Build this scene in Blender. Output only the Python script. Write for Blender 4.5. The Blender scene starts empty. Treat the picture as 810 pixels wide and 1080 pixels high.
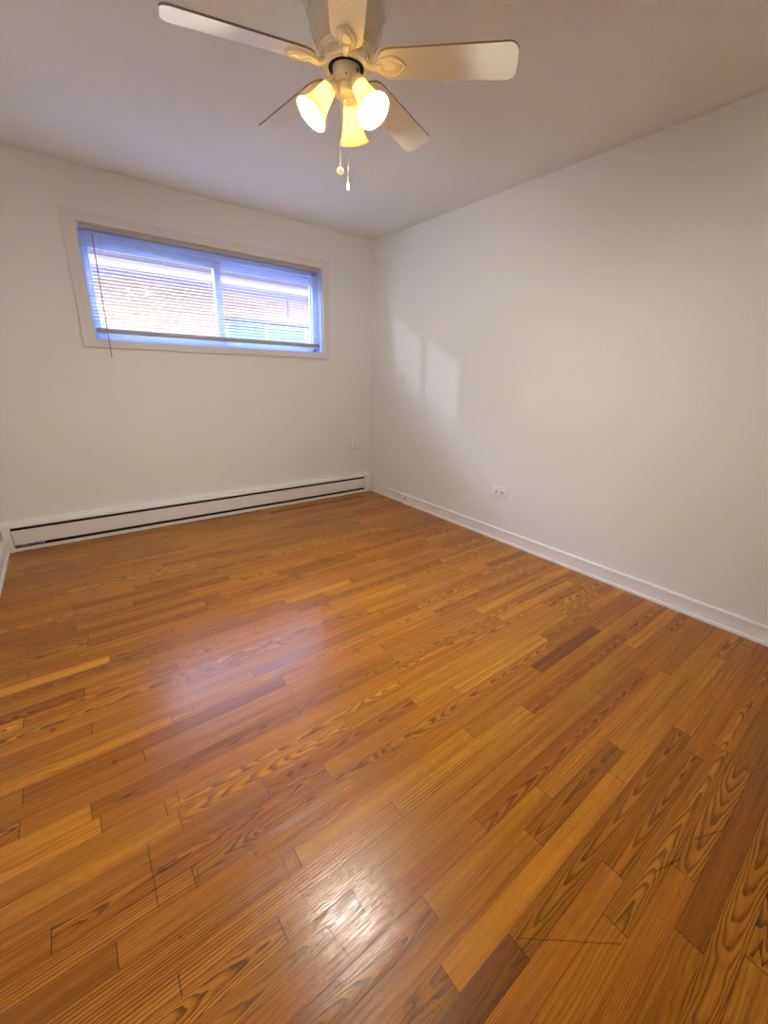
import bpy, bmesh, math, random
from mathutils import Matrix, Vector

random.seed(7)
S = bpy.context.scene
COL = S.collection
PI = math.pi

# ------------------------------------------------------------------ camera
def rot_rows(yaw, pitch, roll):
    cy, sy, cp, sp = math.cos(yaw), math.sin(yaw), math.cos(pitch), math.sin(pitch)
    f = Vector((sy * cp, cy * cp, -sp))
    r = Vector((cy, -sy, 0))
    u = r.cross(f)
    c, s = math.cos(roll), math.sin(roll)
    return c * r + s * u, -s * r + c * u, f

cam_d = bpy.data.cameras.new('camera')
cam = bpy.data.objects.new('camera', cam_d)
COL.objects.link(cam)
R_, U_, F_ = rot_rows(0.6611513727866842, 0.32326837064200314, 0.029171405989308796)
M = Matrix(((R_.x, U_.x, -F_.x, -2.6284057), (R_.y, U_.y, -F_.y, -3.6646615),
            (R_.z, U_.z, -F_.z, 1.2403093), (0, 0, 0, 1)))
cam.matrix_world = M
cam_d.sensor_fit = 'VERTICAL'
cam_d.sensor_height = 36.0
cam_d.sensor_width = 27.0
cam_d.lens = 431.82539 / 1080 * 36
cam_d.clip_start = 0.02
S.camera = cam

# ------------------------------------------------------------------ world, gap sky light, exposure
W = bpy.data.worlds.new('sky')
S.world = W
W.use_nodes = True
wn = W.node_tree
wn.nodes.clear()
wo = wn.nodes.new('ShaderNodeOutputWorld')
wb = wn.nodes.new('ShaderNodeBackground')
wtc = wn.nodes.new('ShaderNodeTexCoord')
wsp = wn.nodes.new('ShaderNodeSeparateXYZ')
wn.links.new(wtc.outputs['Generated'], wsp.inputs[0])
def wmap(sock, lo, hi, a, b):
    n = wn.nodes.new('ShaderNodeMapRange')
    n.interpolation_type = 'SMOOTHSTEP'
    wn.links.new(sock, n.inputs[0])
    for i, v in enumerate((lo, hi, a, b)):
        n.inputs[i + 1].default_value = v
    return n.outputs[0]
def wmul(a, b):
    n = wn.nodes.new('ShaderNodeMath'); n.operation = 'MULTIPLY'
    wn.links.new(a, n.inputs[0]); wn.links.new(b, n.inputs[1])
    return n.outputs[0]
# bright sky band added over the house next door for the floor's window reflection
glow = wmul(wmul(wmap(wsp.outputs['Y'], 0.1, 0.6, 0.0, 1.0), wmap(wsp.outputs['Z'], 0.34, 0.5, 0.0, 1.0)), wmap(wsp.outputs['Z'], 0.72, 0.86, 1.0, 0.3))
wm = wn.nodes.new('ShaderNodeMix'); wm.data_type = 'RGBA'
wn.links.new(glow, wm.inputs[0])
SKY_DULL, SKY_GLOW = 0.56, 6.4
wm.inputs[6].default_value = (0.90 * SKY_DULL, 0.94 * SKY_DULL, 1.0 * SKY_DULL, 1)
wm.inputs[7].default_value = (0.46 * SKY_GLOW, 0.60 * SKY_GLOW, 1.0 * SKY_GLOW, 1)
wn.links.new(wm.outputs[2], wb.inputs['Color'])
wb.inputs['Strength'].default_value = 1.0
wn.links.new(wb.outputs[0], wo.inputs[0])

sd = bpy.data.lights.new('gap_sky_light', 'SUN')  # stands for blue sky light coming along the gap between the houses
sd.energy = 0.12
sd.color = (0.62, 0.78, 1.0)
sd.angle = math.radians(1.4)
so = bpy.data.objects.new('gap_sky_light', sd)
COL.objects.link(so)
so.rotation_euler = Vector((1.0, -0.60, -0.30)).to_track_quat('-Z', 'Y').to_euler()

pd = bpy.data.lights.new('window_portal', 'AREA')
pd.shape = 'RECTANGLE'
pd.size, pd.size_y = 1.80, 0.72
pd.cycles.is_portal = True
po = bpy.data.objects.new('window_portal', pd)
COL.objects.link(po)
po.location = (-1.4625, 0.14, 1.7675)
po.rotation_euler = Vector((0, -1, 0)).to_track_quat('-Z', 'Y').to_euler()

BULB_STRENGTH = 212.0
BULB_COLOR = (1.0, 0.985, 0.93)

vs = S.view_settings
S.display_settings.display_device = 'sRGB'
vs.view_transform = 'Standard'
vs.look = 'None'
vs.exposure = 3.0
vs.gamma = 1.0
vs.use_curve_mapping = False
S.cycles.use_denoising = True
S.cycles.use_light_tree = False
S.cycles.max_bounces = 14
S.cycles.diffuse_bounces = 8
S.cycles.transparent_max_bounces = 24
S.cycles.sample_clamp_indirect = 8.0
S.cycles.caustics_reflective = False
S.cycles.caustics_refractive = False

# ------------------------------------------------------------------ node helpers
class NT:
    def __init__(self, name):
        self.m = bpy.data.materials.new(name)
        self.m.use_nodes = True
        self.t = self.m.node_tree
        self.t.nodes.clear()
        self.out = self.new('ShaderNodeOutputMaterial')

    def new(self, kind, **kw):
        n = self.t.nodes.new(kind)
        for k, v in kw.items():
            setattr(n, k, v)
        return n

    def link(self, a, b):
        self.t.links.new(a, b)

    def put(self, sock, v):
        if isinstance(v, bpy.types.NodeSocket):
            self.link(v, sock)
        elif v is not None:
            sock.default_value = v

    def math(self, op, a, b=None, c=None, clamp=False):
        n = self.new('ShaderNodeMath', operation=op, use_clamp=clamp)
        for i, v in enumerate((a, b, c)):
            self.put(n.inputs[i], v)
        return n.outputs[0]

    def sep(self, v):
        n = self.new('ShaderNodeSeparateXYZ')
        self.link(v, n.inputs[0])
        return n.outputs

    def comb(self, x, y, z=0.0):
        n = self.new('ShaderNodeCombineXYZ')
        for i, v in enumerate((x, y, z)):
            self.put(n.inputs[i], v)
        return n.outputs[0]

    def noise(self, vec, scale=1.0, detail=2.0, rough=0.5, dist=0.0):
        n = self.new('ShaderNodeTexNoise')
        self.put(n.inputs['Vector'], vec)
        n.inputs['Scale'].default_value = scale
        n.inputs['Detail'].default_value = detail
        n.inputs['Roughness'].default_value = rough
        n.inputs['Distortion'].default_value = dist
        return n.outputs['Fac']

    def ramp(self, fac, stops, interp='LINEAR'):
        n = self.new('ShaderNodeValToRGB')
        cr = n.color_ramp
        cr.interpolation = interp
        while len(cr.elements) < len(stops):
            cr.elements.new(0.5)
        for e, (p, c) in zip(cr.elements, stops):
            e.position = p
            e.color = (*c, 1) if len(c) == 3 else c
        self.put(n.inputs[0], fac)
        return n.outputs[0]

    def mix(self, fac, a, b, mode='MIX'):
        n = self.new('ShaderNodeMix', data_type='RGBA', blend_type=mode)
        self.put(n.inputs[0], fac)
        self.put(n.inputs[6], a if isinstance(a, bpy.types.NodeSocket) else (*a, 1))
        self.put(n.inputs[7], b if isinstance(b, bpy.types.NodeSocket) else (*b, 1))
        return n.outputs[2]

    def smooth(self, v, lo, hi, a=0.0, b=1.0):
        n = self.new('ShaderNodeMapRange', interpolation_type='SMOOTHSTEP')
        self.put(n.inputs[0], v)
        n.inputs[1].default_value = lo
        n.inputs[2].default_value = hi
        n.inputs[3].default_value = a
        n.inputs[4].default_value = b
        return n.outputs[0]

    def attr(self, name):
        return self.new('ShaderNodeAttribute', attribute_name=name).outputs['Vector']

    def obj(self):
        return self.new('ShaderNodeTexCoord').outputs['Object']

    def bump(self, h, strength, dist, normal=None):
        n = self.new('ShaderNodeBump')
        n.inputs['Strength'].default_value = strength
        n.inputs['Distance'].default_value = dist
        self.put(n.inputs['Height'], h)
        if normal is not None:
            self.link(normal, n.inputs['Normal'])
        return n.outputs[0]

    def bsdf(self, color, rough=0.5, metallic=0.0, normal=None, spec=0.5, **kw):
        n = self.new('ShaderNodeBsdfPrincipled')
        self.put(n.inputs['Base Color'], color if isinstance(color, bpy.types.NodeSocket) else (*color, 1))
        self.put(n.inputs['Roughness'], rough)
        self.put(n.inputs['Metallic'], metallic)
        self.put(n.inputs['Specular IOR Level'], spec)
        if normal is not None:
            self.link(normal, n.inputs['Normal'])
        for k, v in kw.items():
            self.put(n.inputs[k.replace('_', ' ')], v)
        return n.outputs[0]

    def done(self, shader):
        self.link(shader, self.out.inputs[0])
        return self.m


def paint(name, col, rough=0.5, scale=260.0, bump=0.05, vary=0.03, spec=0.4):
    n = NT(name)
    o = n.obj()
    big = n.noise(o, 1.3, 3, 0.5)
    c = n.mix(big, tuple(x * (1 - vary) for x in col), tuple(min(1, x * (1 + vary)) for x in col))
    fine = n.noise(o, scale, 3, 0.6)
    b = n.bump(fine, bump, 0.002)
    return n.done(n.bsdf(c, rough, 0, b, spec))


MAT = {}
MAT['wall'] = paint('wall_paint', (0.815, 0.81, 0.765), 0.62, 170, 0.18, 0.015, 0.3)
MAT['wall_low_bounce'] = paint('wall_paint_low_bounce', (0.46, 0.43, 0.39), 0.62, 170, 0.18, 0.015, 0.3)  # tan made up for the unseen front wall to weaken bounced light
MAT['ceiling'] = paint('ceiling_paint', (0.81, 0.81, 0.77), 0.85, 140, 0.15, 0.015, 0.2)
MAT['trim'] = paint('trim_enamel', (0.82, 0.80, 0.77), 0.32, 40, 0.05, 0.02)
MAT['casing'] = paint('casing_enamel', (0.76, 0.73, 0.68), 0.42, 40, 0.05, 0.02)
MAT['heater'] = paint('heater_enamel', (0.84, 0.81, 0.76), 0.35, 60, 0.03, 0.02)
MAT['dark'] = paint('dark_interior', (0.012, 0.011, 0.010), 0.8, 60, 0.05, 0.2)
MAT['fin'] = paint('fin_aluminium', (0.10, 0.10, 0.10), 0.45, 60, 0.05, 0.2)
MAT['fan'] = paint('fan_enamel', (0.85, 0.80, 0.64), 0.22, 60, 0.01, 0.01, 0.5)
MAT['housing'] = paint('fan_motor_enamel', (0.66, 0.63, 0.55), 0.16, 60, 0.01, 0.01, 0.6)
MAT['blade'] = paint('fan_blade_laminate', (0.84, 0.80, 0.68), 0.4, 60, 0.02, 0.02, 0.4)
MAT['blade_edge'] = paint('fan_blade_edge', (0.30, 0.24, 0.15), 0.5, 60, 0.02, 0.05)
MAT['plastic'] = paint('outlet_plastic', (0.86, 0.84, 0.80), 0.35, 60, 0.01, 0.01)
MAT['slot'] = paint('socket_slot', (0.03, 0.028, 0.025), 0.6, 60, 0.01, 0.1)
MAT['screw'] = paint('screw_steel', (0.55, 0.54, 0.5), 0.3, 60, 0.01, 0.05)
MAT['headrail'] = paint('blind_rail_enamel', (0.50, 0.46, 0.44), 0.4, 60, 0.01, 0.02)  # grey-brown carries the shade on the rail's back-lit front
MAT['bottom_rail'] = paint('blind_bottom_rail_enamel', (0.42, 0.39, 0.37), 0.4, 60, 0.01, 0.03)
MAT['wand'] = paint('wand_plastic', (0.30, 0.27, 0.27), 0.3, 60, 0.01, 0.03)
MAT['cord'] = paint('cord_fibre', (0.62, 0.62, 0.66), 0.8, 300, 0.1, 0.05)
MAT['brass'] = paint('pull_pendant_metal', (0.66, 0.54, 0.30), 0.3, 60, 0.01, 0.05)


def slat_mat():
    n = NT('slat_enamel')
    o = n.obj()
    c = n.mix(n.noise(o, 3, 2), (0.68, 0.68, 0.70), (0.72, 0.72, 0.74))
    return n.done(n.bsdf(c, 0.35, 0, n.bump(n.noise(o, 90, 2), 0.03, 0.001)))


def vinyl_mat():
    # white vinyl frame: blue daylight put into its colour, translucency added for glow
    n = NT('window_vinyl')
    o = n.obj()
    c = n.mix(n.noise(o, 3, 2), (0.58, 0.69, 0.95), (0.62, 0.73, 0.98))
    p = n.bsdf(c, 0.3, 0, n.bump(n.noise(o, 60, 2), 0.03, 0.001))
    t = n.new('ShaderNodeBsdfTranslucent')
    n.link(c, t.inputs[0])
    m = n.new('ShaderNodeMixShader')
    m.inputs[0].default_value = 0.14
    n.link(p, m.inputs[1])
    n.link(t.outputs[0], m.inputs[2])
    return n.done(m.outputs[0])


def pane_mat(name, tint=(1, 1, 1)):
    n = NT(name)
    lw = n.new('ShaderNodeLayerWeight')
    lw.inputs[0].default_value = 0.5
    fac = n.math('ADD', n.math('MULTIPLY', n.math('POWER', lw.outputs['Facing'], 5.0), 0.9), 0.03)
    t = n.new('ShaderNodeBsdfTransparent')
    t.inputs[0].default_value = (*tint, 1)
    g = n.new('ShaderNodeBsdfGlossy')
    g.inputs['Roughness'].default_value = 0.01
    m = n.new('ShaderNodeMixShader')
    n.link(fac, m.inputs[0])
    n.link(t.outputs[0], m.inputs[1])
    n.link(g.outputs[0], m.inputs[2])
    return n.done(m.outputs[0])


def shade_mat():
    n = NT('frosted_cream_glass')
    o = n.obj()
    c = n.mix(n.noise(o, 12, 2), (0.94, 0.78, 0.43), (0.96, 0.81, 0.47))
    d = n.bsdf(n.mix(n.noise(o, 10, 2), (0.86, 0.78, 0.56), (0.90, 0.82, 0.62)), 0.3)
    t = n.new('ShaderNodeBsdfTranslucent')
    n.link(c, t.inputs[0])
    m = n.new('ShaderNodeMixShader')
    m.inputs[0].default_value = 0.125
    n.link(d, m.inputs[1])
    n.link(t.outputs[0], m.inputs[2])
    return n.done(m.outputs[0])


def bulb_mat():
    n = NT('lit_bulb')
    e = n.new('ShaderNodeEmission')
    e.inputs[0].default_value = (*BULB_COLOR, 1)
    e.inputs[1].default_value = BULB_STRENGTH
    return n.done(e.outputs[0])


def brick_mat(name, c1, c2, mo):
    n = NT(name)
    o = n.sep(n.obj())
    b = n.new('ShaderNodeTexBrick')
    n.link(n.comb(o[0], o[2], 0), b.inputs['Vector'])
    b.inputs['Color1'].default_value = (*c1, 1)
    b.inputs['Color2'].default_value = (*c2, 1)
    b.inputs['Mortar'].default_value = (*mo, 1)
    b.inputs['Scale'].default_value = 1.0
    b.inputs['Mortar Size'].default_value = 0.006
    b.inputs['Brick Width'].default_value = 0.21
    b.inputs['Row Height'].default_value = 0.075
    return n.done(n.bsdf(b.outputs['Color'], 0.85, 0, n.bump(b.outputs['Fac'], 0.4, 0.004)))


MAT['slat'] = slat_mat()
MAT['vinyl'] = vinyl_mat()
MAT['pane'] = pane_mat('window_pane_glass', (0.97, 0.98, 1.0))
MAT['shade'] = shade_mat()
MAT['bulb'] = bulb_mat()
MAT['brick'] = brick_mat('cream_brick', (0.80, 0.70, 0.44), (0.78, 0.60, 0.36), (0.80, 0.76, 0.68))
MAT['red_brick'] = brick_mat('dark_brick', (0.20, 0.09, 0.06), (0.15, 0.07, 0.05), (0.22, 0.20, 0.18))
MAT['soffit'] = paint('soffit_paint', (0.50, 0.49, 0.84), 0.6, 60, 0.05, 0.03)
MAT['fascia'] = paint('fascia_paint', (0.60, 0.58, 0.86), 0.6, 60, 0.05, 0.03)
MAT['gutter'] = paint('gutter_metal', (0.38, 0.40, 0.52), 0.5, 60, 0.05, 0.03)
MAT['shingle'] = paint('shingle_grey', (0.20, 0.19, 0.19), 0.9, 30, 0.5, 0.2)
MAT['lintel'] = paint('lintel_slate', (0.20, 0.27, 0.36), 0.6, 60, 0.05, 0.05)
MAT['outglass'] = paint('teal_window_glass', (0.28, 0.55, 0.72), 0.12, 20, 0.01, 0.1)
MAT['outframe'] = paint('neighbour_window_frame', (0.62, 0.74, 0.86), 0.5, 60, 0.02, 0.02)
MAT['gravel'] = paint('yard_gravel', (0.42, 0.40, 0.37), 0.9, 60, 0.6, 0.2)


# ------------------------------------------------------------------ the oak floor material
def floor_mat():
    n = NT('oak_strip_floor')
    uv = n.new('ShaderNodeUVMap', uv_map='plank').outputs[0]
    uv2 = n.new('ShaderNodeUVMap', uv_map='plank_end').outputs[0]
    u, v, _ = n.sep(uv)
    ue, ve, _ = n.sep(uv2)
    tone, hue, seed = n.sep(n.attr('tone_hue_seed'))
    pa, pb, pc = n.sep(n.attr('figure'))          # parabola, slope along, slope across
    na, cv, dk = n.sep(n.attr('figure_more'))     # noise amount, centre line, ring darkness
    sx = n.math('MULTIPLY', seed, 91.7)
    # growth rings
    wob = n.noise(n.comb(n.math('ADD', n.math('MULTIPLY', u, 3.2), sx), n.math('MULTIPLY', v, 17.0), sx), 1.0, 2.5, 0.55, 0.25)
    wob = n.math('SUBTRACT', wob, 0.5)
    vc = n.math('SUBTRACT', v, cv)
    t = n.math('MULTIPLY', n.math('MULTIPLY', vc, vc), pa)
    t = n.math('ADD', t, n.math('MULTIPLY', u, pb))
    t = n.math('ADD', t, n.math('MULTIPLY', v, pc))
    t = n.math('ADD', t, n.math('MULTIPLY', wob, na))
    t = n.math('ADD', t, sx)
    fr = n.math('FRACT', t)
    ring = n.math('MULTIPLY', n.smooth(fr, 0.30, 0.86), n.smooth(fr, 1.0, 0.92))
    jit = n.noise(n.comb(n.math('ADD', n.math('MULTIPLY', u, 14.0), sx), n.math('MULTIPLY', v, 160.0), 3.0), 1.0, 3, 0.6)
    ring = n.math('MULTIPLY', ring, n.smooth(jit, 0.22, 0.62, 0.45, 1.0))
    ring = n.math('MULTIPLY', ring, dk)
    # pores: short dark dashes along the plank
    por = n.noise(n.comb(n.math('ADD', n.math('MULTIPLY', u, 26.0), sx), n.math('MULTIPLY', v, 900.0), sx), 1.0, 2, 0.6)
    por = n.smooth(por, 0.50, 0.72)
    # broad streaks
    stk = n.noise(n.comb(n.math('ADD', n.math('MULTIPLY', u, 1.6), sx), n.math('MULTIPLY', v, 55.0), 7.0), 1.0, 3, 0.6)
    base = n.ramp(tone, [(0.0, (0.170, 0.052, 0.006)), (0.30, (0.340, 0.115, 0.008)),
                         (0.62, (0.520, 0.198, 0.011)), (1.0, (0.680, 0.300, 0.018))])
    red = n.mix(hue, (1.05, 0.95, 0.9), (0.98, 1.03, 1.0))
    base = n.mix(1.0, base, red, 'MULTIPLY')
    f1 = n.ramp(stk, [(0.28, (0.68, 0.62, 0.58)), (0.68, (1.15, 1.15, 1.15))])
    base = n.mix(1.0, base, f1, 'MULTIPLY')
    base = n.mix(n.math('MULTIPLY', por, 0.46), base, (0.11, 0.035, 0.009))
    base = n.mix(n.math('MULTIPLY', ring, 0.92), base, (0.085, 0.028, 0.008))
    # seams
    edge_v = n.math('MINIMUM', v, ve)
    edge_u = n.math('MINIMUM', u, ue)
    gn = n.noise(n.comb(n.math('MULTIPLY', u, 3.0), sx, 0.0), 1.0, 2)
    seam_v = n.math('MULTIPLY', n.smooth(edge_v, 0.0011, 0.0003), n.smooth(gn, 0.35, 0.65, 0.25, 0.95))
    seam = n.math('MAXIMUM', seam_v, n.math('MULTIPLY', n.smooth(edge_u, 0.0016, 0.0005), 0.8))
    base = n.mix(seam, base, (0.022, 0.009, 0.004))
    # wear: scratches (dark strokes) and black spots
    o = n.sep(n.obj())
    wn_ = n.noise(n.obj(), 30.0, 3, 0.6)
    ox = n.math('ADD', o[0], n.math('MULTIPLY', n.math('SUBTRACT', wn_, 0.5), 0.004))
    oy = n.math('ADD', o[1], n.math('MULTIPLY', n.math('SUBTRACT', wn_, 0.5), 0.004))
    total = None
    scr = [((-1.996, -3.404), (-1.809, -3.556), .0016), ((-1.395, -3.579), (-1.303, -3.617), .002),
           ((-1.577, -3.544), (-1.491, -3.571), .0024), ((-2.647, -2.675), (-2.650, -2.847), .0020),
           ((-2.363, -2.911), (-2.368, -2.981), .0012), ((-2.549, -2.553), (-2.551, -2.600), .0026),
           ((-2.424, -2.2), (-2.428, -2.262), .0018), ((-2.553, -2.813), (-2.558, -2.849), .0020),
           ((-2.638, -3.000), (-2.640, -3.040), .0022), ((-2.368, -2.981), (-2.328, -3.198), .0008)]
    for (ax, ay), (bx, by), w in scr:
        dx, dy = bx - ax, by - ay
        L2 = dx * dx + dy * dy
        px = n.math('SUBTRACT', ox, ax)
        py = n.math('SUBTRACT', oy, ay)
        h = n.math('DIVIDE', n.math('ADD', n.math('MULTIPLY', px, dx), n.math('MULTIPLY', py, dy)), L2, clamp=True)
        qx = n.math('SUBTRACT', px, n.math('MULTIPLY', h, dx))
        qy = n.math('SUBTRACT', py, n.math('MULTIPLY', h, dy))
        d = n.math('SQRT', n.math('ADD', n.math('MULTIPLY', qx, qx), n.math('MULTIPLY', qy, qy)))
        k = n.smooth(d, w * 1.2, w * 0.2)
        total = k if total is None else n.math('MAXIMUM', total, k)
    spots = [(-1.628, -1.881, .030, .6), (-1.632, -2.029, .026, .5), (-1.716, -2.311, .03, .35), (-1.728, -2.479, .024, .4),
             (-2.852, -2.055, .016, .9), (-2.690, -2.328, .013, .8), (-2.417, -2.871, .008, .8), (-2.621, -2.937, .006, .9),
             (-1.536, -2.473, .02, .3)]
    for sx_, sy_, r, a in spots:
        px = n.math('SUBTRACT', ox, sx_)
        py = n.math('SUBTRACT', oy, sy_)
        d = n.math('SQRT', n.math('ADD', n.math('MULTIPLY', px, px), n.math('MULTIPLY', py, py)))
        k = n.math('MULTIPLY', n.smooth(d, r, r * 0.25), a)
        total = n.math('MAXIMUM', total, k)
    base = n.mix(n.math('MULTIPLY', total, 0.62), base, (0.03, 0.014, 0.007))
    # finish: satin varnish with slight waviness
    hgt = n.math('SUBTRACT', n.math('MULTIPLY', n.noise(n.obj(), 9.0, 2), 0.5), n.math('MULTIPLY', ring, 0.22))
    hgt = n.math('SUBTRACT', hgt, n.math('MULTIPLY', por, 0.14))
    hgt = n.math('SUBTRACT', hgt, n.math('MULTIPLY', seam, 0.5))
    hgt = n.math('SUBTRACT', hgt, n.math('MULTIPLY', total, 0.3))
    hgt = n.math('ADD', hgt, n.math('MULTIPLY', seed, 0.05))
    nrm = n.bump(hgt, 0.35, 0.0016)
    rough = n.smooth(n.noise(n.obj(), 5.0, 3), 0.3, 0.7, 0.18, 0.25)
    return n.done(n.bsdf(base, rough, 0, nrm, 0.33))


MAT['floor'] = floor_mat()

# ------------------------------------------------------------------ mesh helpers
def xf(bm, verts, mat):
    if mat is not None:
        bmesh.ops.transform(bm, matrix=mat, verts=verts)


def box(bm, lo, hi, bev=0.0, mat=None, seg=2):
    r = bmesh.ops.create_cube(bm, size=1.0)
    vs_ = r['verts']
    for v in vs_:
        v.co = Vector(((v.co.x + .5) * (hi[0] - lo[0]) + lo[0], (v.co.y + .5) * (hi[1] - lo[1]) + lo[1],
                       (v.co.z + .5) * (hi[2] - lo[2]) + lo[2]))
    if bev > 0:
        es = list({e for v in vs_ for e in v.link_edges})
        rb = bmesh.ops.bevel(bm, geom=es, offset=bev, segments=seg, affect='EDGES', profile=0.5)
        vs_ = list({v for f in rb['faces'] for v in f.verts} | {v for v in vs_ if v.is_valid})
    xf(bm, vs_, mat)
    return vs_


def lathe(bm, prof, n=40, mat=None, close=True):
    rings = []
    new = []
    for r, z in prof:
        if r < 1e-6:
            v = bm.verts.new((0, 0, z)); new.append(v)
            rings.append([v])
        else:
            ring = [bm.verts.new((r * math.cos(2 * PI * i / n), r * math.sin(2 * PI * i / n), z)) for i in range(n)]
            new += ring
            rings.append(ring)
    for a, b in zip(rings, rings[1:]):
        for i in range(n):
            j = (i + 1) % n
            if len(a) == 1 and len(b) == 1:
                continue
            if len(a) == 1:
                bm.faces.new((a[0], b[j], b[i]))
            elif len(b) == 1:
                bm.faces.new((a[i], a[j], b[0]))
            else:
                bm.faces.new((a[i], a[j], b[j], b[i]))
    xf(bm, new, mat)
    return new


def tube(bm, pts, r, n=8, cap=True, closed=False):
    pts = [Vector(p) for p in pts]
    rad = r if isinstance(r, (list, tuple)) else [r] * len(pts)
    rings = []
    N = len(pts)
    up = None
    for i, p in enumerate(pts):
        if closed:
            d = (pts[(i + 1) % N] - pts[i - 1]).normalized()
        else:
            d = (pts[min(i + 1, N - 1)] - pts[max(i - 1, 0)]).normalized()
        if up is None:
            a = Vector((0, 0, 1)) if abs(d.z) < 0.9 else Vector((1, 0, 0))
            up = (a - d * a.dot(d)).normalized()
        else:
            up = (up - d * up.dot(d)).normalized()
        s = d.cross(up)
        rings.append([bm.verts.new(p + rad[i] * (math.cos(2 * PI * k / n) * up + math.sin(2 * PI * k / n) * s)) for k in range(n)])
    pairs = list(zip(rings, rings[1:]))
    if closed:
        pairs.append((rings[-1], rings[0]))
    for a, b in pairs:
        for k in range(n):
            j = (k + 1) % n
            bm.faces.new((a[k], a[j], b[j], b[k]))
    if cap and not closed:
        bm.faces.new(rings[0][::-1])
        bm.faces.new(rings[-1])
    return [v for q in rings for v in q]


def prism(bm, poly, z0, z1, mat=None):
    """poly: list of (x, y) extruded from z0 to z1"""
    a = [bm.verts.new((x, y, z0)) for x, y in poly]
    b = [bm.verts.new((x, y, z1)) for x, y in poly]
    n = len(poly)
    bm.faces.new(a[::-1])
    bm.faces.new(b)
    for i in range(n):
        j = (i + 1) % n
        bm.faces.new((a[i], a[j], b[j], b[i]))
    xf(bm, a + b, mat)
    return a + b


def sweep_x(bm, prof, x0, x1):
    """profile of (y, z) carried along x"""
    m = Matrix(((0, 0, 1, 0), (1, 0, 0, 0), (0, 1, 0, 0), (0, 0, 0, 1)))
    return prism(bm, prof, x0, x1, m)


def sweep_y(bm, prof, y0, y1):
    """profile of (x, z) carried along y"""
    m = Matrix(((1, 0, 0, 0), (0, 0, 1, 0), (0, 1, 0, 0), (0, 0, 0, 1)))
    return prism(bm, prof, y0, y1, m)


def link(name, bm, mats, parent=None, smooth=True, angle=35):
    bmesh.ops.recalc_face_normals(bm, faces=bm.faces)
    me = bpy.data.meshes.new(name)
    bm.to_mesh(me)
    bm.free()
    for m in (mats if isinstance(mats, (list, tuple)) else [mats]):
        me.materials.append(m)
    if smooth:
        me.polygons.foreach_set('use_smooth', [True] * len(me.polygons))
        me.set_sharp_from_angle(angle=math.radians(angle))
    o = bpy.data.objects.new(name, me)
    COL.objects.link(o)
    if parent is not None:
        o.parent = parent
    return o


def thing(name, label, cat, loc=(0, 0, 0), group=None):
    o = bpy.data.objects.new(name, None)
    COL.objects.link(o)
    o.location = loc
    o['label'] = label
    o['category'] = cat
    if group:
        o['group'] = group
    return o


def struct(name, bm, mats, label=None, cat=None, parent=None, smooth=False):
    o = link(name, bm, mats, parent, smooth)
    if parent is None:
        o['kind'] = 'structure'
        if label:
            o['label'] = label
            o['category'] = cat
    return o


NB = bmesh.new
X0, X1, Y0, Y1, H = -3.105, 0.0, -4.25, 0.0, 2.44
WT = 0.15

# ------------------------------------------------------------------ floor (every strip is a face with its own tone and figure)
ROW = 0.0585
PH = 0.12
joints_seen = [(-1.667, -3.473), (-1.257, -3.294), (-.989, -3.592), (-2.171, -3.353), (-2.005, -3.41), (-1.860, -3.18),
               (-1.623, -3.239), (-2.426, -3.054), (-2.2535, -3.115), (-2.14, -2.76), (-2.322, -2.712), (-2.565, -2.812),
               (-2.739, -2.873), (-2.762, -2.476), (-2.855, -2.757), (-2.56, -2.657), (-2.926, -2.40), (-.75, -3.17),
               (-.984, -3.412), (-.6, -3.035), (-1.047, -3.123), (-.497, -2.654), (-1.132, -2.886), (-1.711, -2.707),
               (-1.641, -2.94), (-1.367, -3.0), (-.971, -2.419), (-1.525, -2.746), (-.934, -2.55), (-1.984, -2.64),
               (-2.078, -2.296), (-2.294, -1.22), (-2.649, -1.70), (-2.715, -1.459), (-2.5975, -.683), (-2.436, -.75)]
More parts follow.
